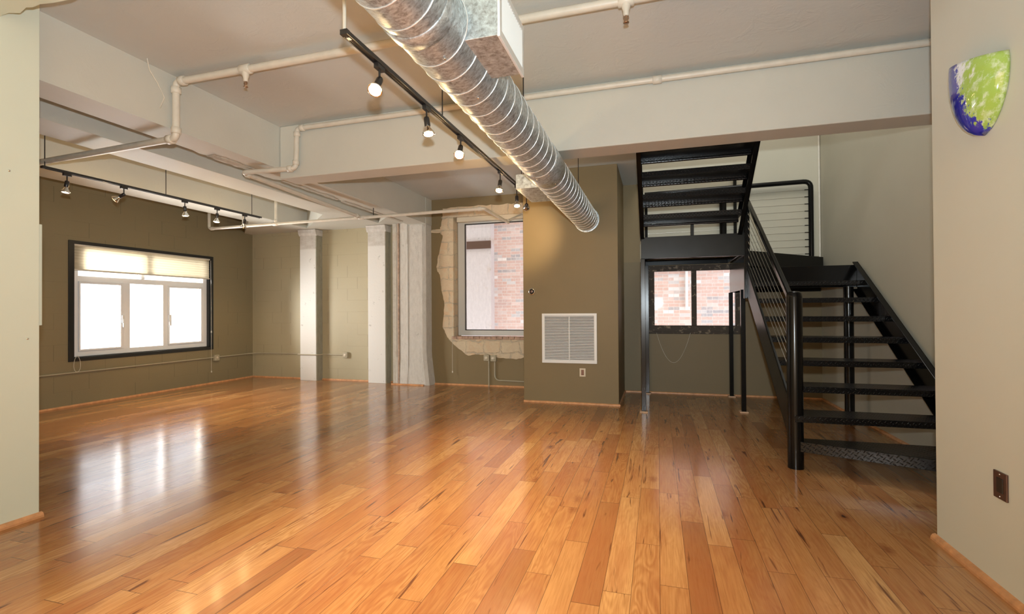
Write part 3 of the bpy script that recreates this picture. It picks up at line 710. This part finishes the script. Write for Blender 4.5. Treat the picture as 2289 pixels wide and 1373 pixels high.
def spot(x, y, z, tilt, turn, mbulb, lab, group, energy, cone=1.6, drop=.055, color=(1, .69, .36), s=1.0, aimy=None):
    o = thing('track_spotlight', (x, y, z), lab, 'spotlight', group)
    MB().box(-.014, .014, -.032, .032, -.024, .004).obj('adapter', M['track'], o, bevel=.002, local=True)
    MB().tube([(0, 0, -.02), (0, 0, -.02-drop)], .0055, 8).obj('stem', M['track'], o, local=True)
    R3 = Euler((tilt, 0, turn), 'XYZ').to_matrix() ; piv = Vector((0, 0, -.02-drop))
    def tr(mb): mb.v = [tuple(piv+R3 @ (Vector(v)*s)) for v in mb.v]; return mb
    tr(MB().lathe([(.001, .012), (.016, .010), (.018, .0), (.018, -.045), (.015, -.05)], seg=20)).obj('socket', M['track'], o, local=True)
    b = tr(MB().lathe([(.014, -.045), (.016, -.058), (.026, -.075), (.036, -.092), (.038, -.100), (.036, -.101)], seg=24)).obj('bulb', M['chrome'], o, local=True)
    tr(MB().lathe([(.035, -.098), (.025, -.104), (.001, -.107)], seg=24)).obj('bulb_face', mbulb, b, local=True)
    if energy:
        d = R3 @ Vector((0, 0, -1)); p = Vector((x, y, z))+piv+d*.118*s
        light('track_lamp_light', 'SPOT', p, energy*7.5*K['spots'], color, aim=p+d, spot_size=cone, spot_blend=.9, shadow_soft_size=.03)
        # halogen reflectors leak warm light sideways and backward
        light('bulb_spill_light', 'POINT', p+d*.01, 4.0*K['spots'], (1, .66, .30), shadow_soft_size=.035)
    return o
G1 = 'spotlights on the rail by the duct'; G2 = 'spotlights on the far left rail'; D = math.radians
Z1 = 2.45
spot(-1.345, 2.19, Z1, D(-38), D(10), M['bulb_bright'], 'nearest spotlight by the duct, glaring brightly', G1, 22)
spot(-1.345, 2.72, Z1, D(-12), D(60), M['bulb'], 'second spotlight by the duct, tipped left with glowing face', G1, 16)
spot(-1.345, 3.26, Z1, D(-40), D(12), M['bulb_bright'], 'third spotlight by the duct, glaring just below the rail', G1, 22)
spot(-1.345, 4.18, Z1, D(-22), D(0), M['bulb_dim'], 'fourth spotlight by the duct, aimed toward the viewer with chrome ring', G1, 14, drop=.07)
spot(-1.345, 4.72, Z1, D(-15), D(20), M['bulb_dim'], 'fifth spotlight by the duct, next to the small duct box', G1, 14, drop=.09)
spot(-1.345, 5.10, Z1, D(84), D(16), M['bulb'], 'last spotlight at the rail\'s far end aimed at the olive chase', G1, 8.0, drop=.09, cone=1.1)
Z2 = 2.512
spot(-5.30, 3.215, Z2, D(-8), D(0), M['bulb_dim'], 'far left rail spotlight hanging straight down nearest the partition', G2, 0, drop=.06)
spot(-5.30, 3.726, Z2, D(-55), D(-60), M['bulb_dim'], 'far left rail spotlight tilted sharply left, second from the partition', G2, 10, drop=.06)
spot(-5.30, 4.41, Z2, D(5), D(0), M['bulb'], 'middle spotlight of the far left rail, glowing warmly', G2, 12)
spot(-5.30, 4.85, Z2, D(-5), D(0), M['bulb'], 'fourth spotlight on the far left rail, glowing downward', G2, 12)
spot(-5.30, 5.28, Z2, D(35), D(60), M['bulb_dim'], 'spotlight tilted right at the far end of the left rail', G2, 8)
# warm wash of the first lamp of the far rail on the left wall
# ------------------------------------------------------------------ pipes
def pipe(name, label, runs, r, joints=(), cat='pipe', m=None, rr=.05):
    t = thing(name, runs[0][0], label, cat)
    for pts in runs: MB().tube(rounded(pts, rr) if len(pts) > 2 else pts, r, 14).obj('pipe_run', m or M['pipe'], t)
    for j in joints:
        p, ax, l = j[:3]; a = Vector(ax)*l/2; p = Vector(p)
        MB().tube([p-a, p-a*.9, p+a*.9, p+a], r, 14, radii=[r*1.15, r*1.35, r*1.35, r*1.15]).obj('fitting', m or M['pipe'], t)
    return t
p1 = pipe('sprinkler_pipe', 'pale painted pipe across the near ceiling, dropping over the left beam', [[(1.3, 2.87, 2.975), (-3.535, 2.87, 2.975), (-3.535, 2.87, 2.54), (-5.75, 3.11, 2.60)]], .026,
    [((-3.47, 2.87, 2.975), (1, 0, 0), .05), ((-3.535, 2.87, 2.91), (0, 0, 1), .05), ((-3.535, 2.87, 2.60), (0, 0, 1), .05), ((-3.60, 2.875, 2.54), (1, 0, 0), .05), ((-2.87, 2.87, 2.975), (1, 0, 0), .09), ((-.16, 2.87, 2.975), (1, 0, 0), .09)])
for x, sy in ((-2.87, 2.87), (-.16, 2.87)):
    s_ = MB().lathe([(.026, 2.955), (.024, 2.93), (.017, 2.91), (.016, 2.89), (.012, 2.885)], (x, sy, 0), 12).obj('sprinkler_head', M['pipe'], p1)
    mb = MB(); mb.tube([(x-.010, sy, 2.885), (x-.014, sy, 2.87), (x-.004, sy, 2.852)], .003, 6); mb.tube([(x+.010, sy, 2.885), (x+.014, sy, 2.87), (x+.004, sy, 2.852)], .003, 6)
    mb.lathe([(.006, 2.888), (.006, 2.855), (.004, 2.85)], (x, sy, 0), 10); mb.obj('frame_arms', M['brass'], s_, label='brass sprinkler nozzle')
    MB().lathe([(.002, 2.852), (.016, 2.848), (.017, 2.845), (.001, 2.844)], (x, sy, 0), 14).obj('deflector', M['brass'], s_)
p2 = pipe('sprinkler_pipe', 'pale painted pipe along the long transverse beam, turning under the left beam', [[(2.075, 3.945, 2.985), (-3.33, 3.945, 2.975), (-3.33, 3.93, 2.585), (-3.87, 3.83, 2.565), (-3.91, 5.84, 2.50)]], .023,
    [((0.01, 3.945, 2.98), (1, 0, 0), .07), ((-3.27, 3.945, 2.975), (1, 0, 0), .045), ((-3.33, 3.945, 2.92), (0, 0, 1), .045), ((-3.33, 3.93, 2.64), (0, 0, 1), .045), ((-3.39, 3.92, 2.583), (1, .15, 0), .045), ((-3.872, 3.90, 2.563), (0, 1, 0), .05), ((-3.908, 5.78, 2.503), (0, 1, 0), .05)])
p3 = pipe('sprinkler_pipe', 'pale painted pipe crossing the far left bays to the tall window', [[(-6.66, 5.95, 2.78), (-6.66, 5.95, 2.50), (-2.10, 5.86, 2.50), (-2.10, 6.9, 2.50)], [(-5.38, 5.93, 2.50), (-5.38, 5.93, CEIL)]], .021,
    [((-6.6, 5.95, 2.5), (1, 0, 0), .05), ((-5.38, 5.93, 2.5), (1, 0, 0), .10), ((-5.38, 5.93, 2.545), (0, 0, 1), .04), ((-3.91, 5.90, 2.5), (1, 0, 0), .09), ((-2.16, 5.86, 2.5), (1, 0, 0), .05)])
MB().tube([(-6.0, 5.94, 2.515), (-6.0, 5.94, 2.65)], .008, 8).obj('pipe_hanger', M['pipe'], p3)
MB().tube([(-3.72, 5.89, 2.515), (-3.72, 5.89, 2.62)], .006, 8).obj('pipe_hanger', M['track'], p3)
pipe('electrical_conduit', 'thin pale conduit running along the head of the tall window', [[(-2.10, 6.9, 2.53), (-2.02, 7.33, 2.70), (-1.72, 7.33, 2.705)]], .014, m=M['pipe'], rr=.02)
c1 = pipe('electrical_conduit', 'thin olive conduit low along the left wall and over the first pilaster', [[(-7.235, .45, .43), (-7.235, 7.3, .44), (-7.15, 7.385, .445), (-6.14, 7.385, .452), (-6.10, 7.225, .452), (-5.69, 7.225, .452), (-5.66, 7.385, .45), (-5.27, 7.385, .447)]], .010, m=M['conduit'], rr=.03)
def jbox(x, y, z, lab, facing, r=None):
    t = thing('junction_box', (x, y, z), lab, 'electrical box', 'junction boxes on conduits')
    if facing == 'Y':
        MB().box(x-.045, x+.045, y-.05, y, z-.05, z+.05).obj('box_body', M['conduit'], t, bevel=.008)
        MB().lathe([(.024, y-.053), (.022, y-.056), (.001, y-.056)], (x, 0, z), 18, 'Y').obj('cover', M['bone'], t)
    else:
        MB().box(x, x+.045, y-.05, y+.05, z-.05, z+.05).obj('box_body', M['conduit'], t, bevel=.008)
        MB().lathe([(.022, x+.045), (.020, x+.050), (.001, x+.050)], (0, y, z), 18, 'X').obj('cover', M['bone'], t)
jbox(-5.22, 7.40, .447, 'small box at the conduit\'s end between the two pilasters', 'Y')
jbox(-7.25, 6.59, .43, 'round-faced box on the left wall below the window corner', 'X')
jbox(-2.615, 7.395, .455, 'left one of two boxes below the tall window', 'Y')
jbox(-2.50, 7.395, .450, 'right one of two boxes below the tall window', 'Y')
pipe('electrical_conduit', 'straight olive conduit from the left box down to the floor', [[(-2.585, 7.385, .41), (-2.585, 7.385, 0.0)]], .010, m=M['conduit'])
pipe('electrical_conduit', 'bent olive conduit from the right box toward the chase', [[(-2.485, 7.385, .41), (-2.485, 7.385, .10), (-1.706, 7.385, .092)]], .010, m=M['conduit'], rr=.09)
pipe('corner_conduit', 'thin pale vertical conduit in the corner behind the stair landing', [[(2.064, 7.385, 1.88), (2.064, 7.385, 5.9)]], .012, m=M['pipe'])

# ------------------------------------------------------------------ staircase
st = thing('metal_staircase', (.985, 4.17, 0), 'black steel open staircase with diamond plate treads and cable railing', 'staircase')
SM, DM, PM = M['steel'], M['dull_steel'], M['plate']
def P_(mb, name, m=SM, bevel=.002, label=None, parent=None): return mb.obj(name, m, parent or st, bevel=bevel, label=label)
mb = MB(); mb.lathe([(.055, 0), (.055, 1.29), (.05, 1.318), (.035, 1.333), (.001, 1.336)], (.99, 4.17, 0), 32); P_(mb, 'newel_post', bevel=0)
zt = lambda y: .442+.646*(y-4.1)
def chan(y0, y1, x, zf, dep, side, web=.01, fl_=.05):
    mb = MB(); a, b = (y0, zf(y0)), (y1, zf(y1))
    mb.prism([(a[0], a[1]-dep), (b[0], b[1]-dep), (b[0], b[1]), (a[0], a[1])], x, x+web*side, 'X')
    for dz in (0, dep-.012):
        mb.prism([(a[0], a[1]-dz-.012), (b[0], b[1]-dz-.012), (b[0], b[1]-dz), (a[0], a[1]-dz)], x, x+fl_*side, 'X')
    return mb
P_(chan(4.20, 6.02, .955, zt, .31, 1, fl_=.02), 'stringer', DM)
P_(chan(3.70, 6.05, 2.045, zt, .30, -1, fl_=.05), 'stringer', SM)
def tread(x0, x1, yf, z, run=.28, lip=.05, back=.02):
    mb = MB(); mb.box(x0, x1, yf, yf+run, z-.006, z); mb.box(x0, x1, yf, yf+.006, z-lip, z); mb.box(x0, x1, yf+run-.006, yf+run, z-back, z)
    return mb
for k in range(2, 9):
    P_(tread(.968, 2.035, 4.1+.28*(k-2), .045+.1805*k, lip=.048), 'tread', PM, bevel=.0015)
mb = MB(); poly = [(1.01, 4.12), (1.80, 3.815), (2.035, 3.74), (2.035, 4.24), (1.0, 4.24)]
mb.prism(poly, .20, .21); mb.prism([(1.01, 4.12), (2.035, 3.74), (2.035, 3.75), (1.01, 4.13)], .135, .21); P_(mb, 'tread', PM, bevel=.0015)
# turning platform
mb = MB(); mb.box(.97, 2.06, 6.06, 7.37, 1.655, 1.668); mb.box(.97, 2.06, 6.055, 6.07, 1.43, 1.668); mb.box(.955, .968, 6.06, 7.37, 1.43, 1.70)
mb.box(.97, 2.06, 7.35, 7.37, 1.43, 1.66); P_(mb, 'turning_platform', SM)
mb = MB(); mb.prism([(.96, 6.12), (.99, 6.10), (2.05, 7.20), (2.05, 7.37), (.96, 7.37)], 1.69, 1.868); P_(mb, 'winder_step', SM)
# upper landing
mb = MB(); mb.box(-.182, .93, 5.95, 6.0, 1.80, 2.05); P_(mb, 'landing_beam', DM)
mb = MB(); mb.box(-.18, .955, 6.0, 7.37, 2.02, 2.035); mb.box(-.18, -.165, 6.0, 7.37, 1.82, 2.02); mb.box(.925, .94, 6.0, 7.37, 1.84, 2.02); mb.box(-.165, .925, 7.35, 7.37, 1.84, 2.02); P_(mb, 'landing_plate', SM)
for (x, y, zt_) in ((-.165, 5.975, 1.80), (.95, 6.25, 1.43), (.962, 7.32, 1.43), (-.148, 7.31, 1.84)):
    l = P_(MB().box(x-.025, x+.025, y-.025, y+.025, .012, zt_), 'leg', SM, .003)
    P_(MB().box(x-.045, x+.045, y-.045, y+.045, 0, .014), 'base_pad', M['basewood'], .002, parent=l)
P_(MB().lathe([(.045, 0), (.045, 1.43)], (1.90, 5.88, 0), 24), 'round_post', SM, 0)
P_(MB().box(.925, .985, 5.965, 6.025, 1.32, 2.42), 'landing_post', SM, .004)
# low supports under the first upper tread
for x in (-.17, .385, .905): P_(MB().box(x-.018, x+.018, 5.955, 5.985, 2.05, 2.18), 'tread_support', DM, .002)
# upper flight toward the viewer
zb = lambda y: 2.03+.654*(5.95-y)
for k in range(7):
    y, z = 5.93-.26*k, 2.215+.17*k
    mb = MB(); mb.box(-.15, .865, y-.25, y, z-.006, z); mb.box(-.15, .865, y-.012, y, z-.045, z); mb.tube([(-.15, y-.006, z-.035), (.865, y-.006, z-.035)], .014, 10); mb.box(-.15, .865, y-.25, y-.244, z, z+.05)
    P_(mb, 'tread', PM, bevel=.0015)
def chan2(x, side):
    f = lambda y: zb(y)+.27; return chan(5.98, 4.12, x, f, .27, side, fl_=.045)
P_(chan2(.905, -1), 'stringer', SM); P_(chan2(-.19, 1), 'stringer', SM)
# lower handrail and cables
P_(MB().prism([(4.19, 1.30), (5.99, 2.42), (5.99, 2.37), (4.19, 1.245)], .955, .995, 'X'), 'handrail', SM, .008)
for i in range(8):
    a = (.965, 5.97, 2.28-.079*i); b = (.985, 4.21, 1.19-.074*i)
    c = P_(MB().tube([a, b], .0028, 6), 'cable', M['cable'], 0)
    P_(MB().tube([(.962, 5.955, a[2]-.01), (.962, 5.90, a[2]-.045)], .006, 8), 'cable_fitting', M['chrome'], 0, parent=c)
# back guard rail
P_(MB().tube(rounded([(-.17, 7.31, 2.86), (1.945, 7.31, 2.885), (1.945, 7.31, 1.86)], .09), .031, 16), 'guard_rail', SM, 0)
P_(MB().lathe([(.046, 2.035), (.046, 2.86)], (.872, 7.31, 0), 20), 'guard_post', SM, 0)
P_(MB().box(1.005, 1.045, 7.29, 7.33, 1.86, 3.12), 'guard_post', SM, .003)
P_(MB().box(-.17, -.13, 7.29, 7.33, 2.035, 2.86), 'guard_post', SM, .003)
for i in range(10):
    z = 2.775-.0942*i
    c = P_(MB().tube([(-.15, 7.31, z-.012), (1.92, 7.31, z)], .0028, 6), 'cable', M['cable'], 0)
    P_(MB().tube([(1.915, 7.31, z), (1.87, 7.31, z)], .006, 8), 'cable_fitting', SM, 0, parent=c)
# cable fittings seen on the inner side of the upper flight
for i in range(5):
    P_(MB().tube([(.80+.018*i, 5.05, 2.80), (.80+.018*i, 5.05, 2.84)], .004, 6), 'cable_fitting', M['chrome'], 0)
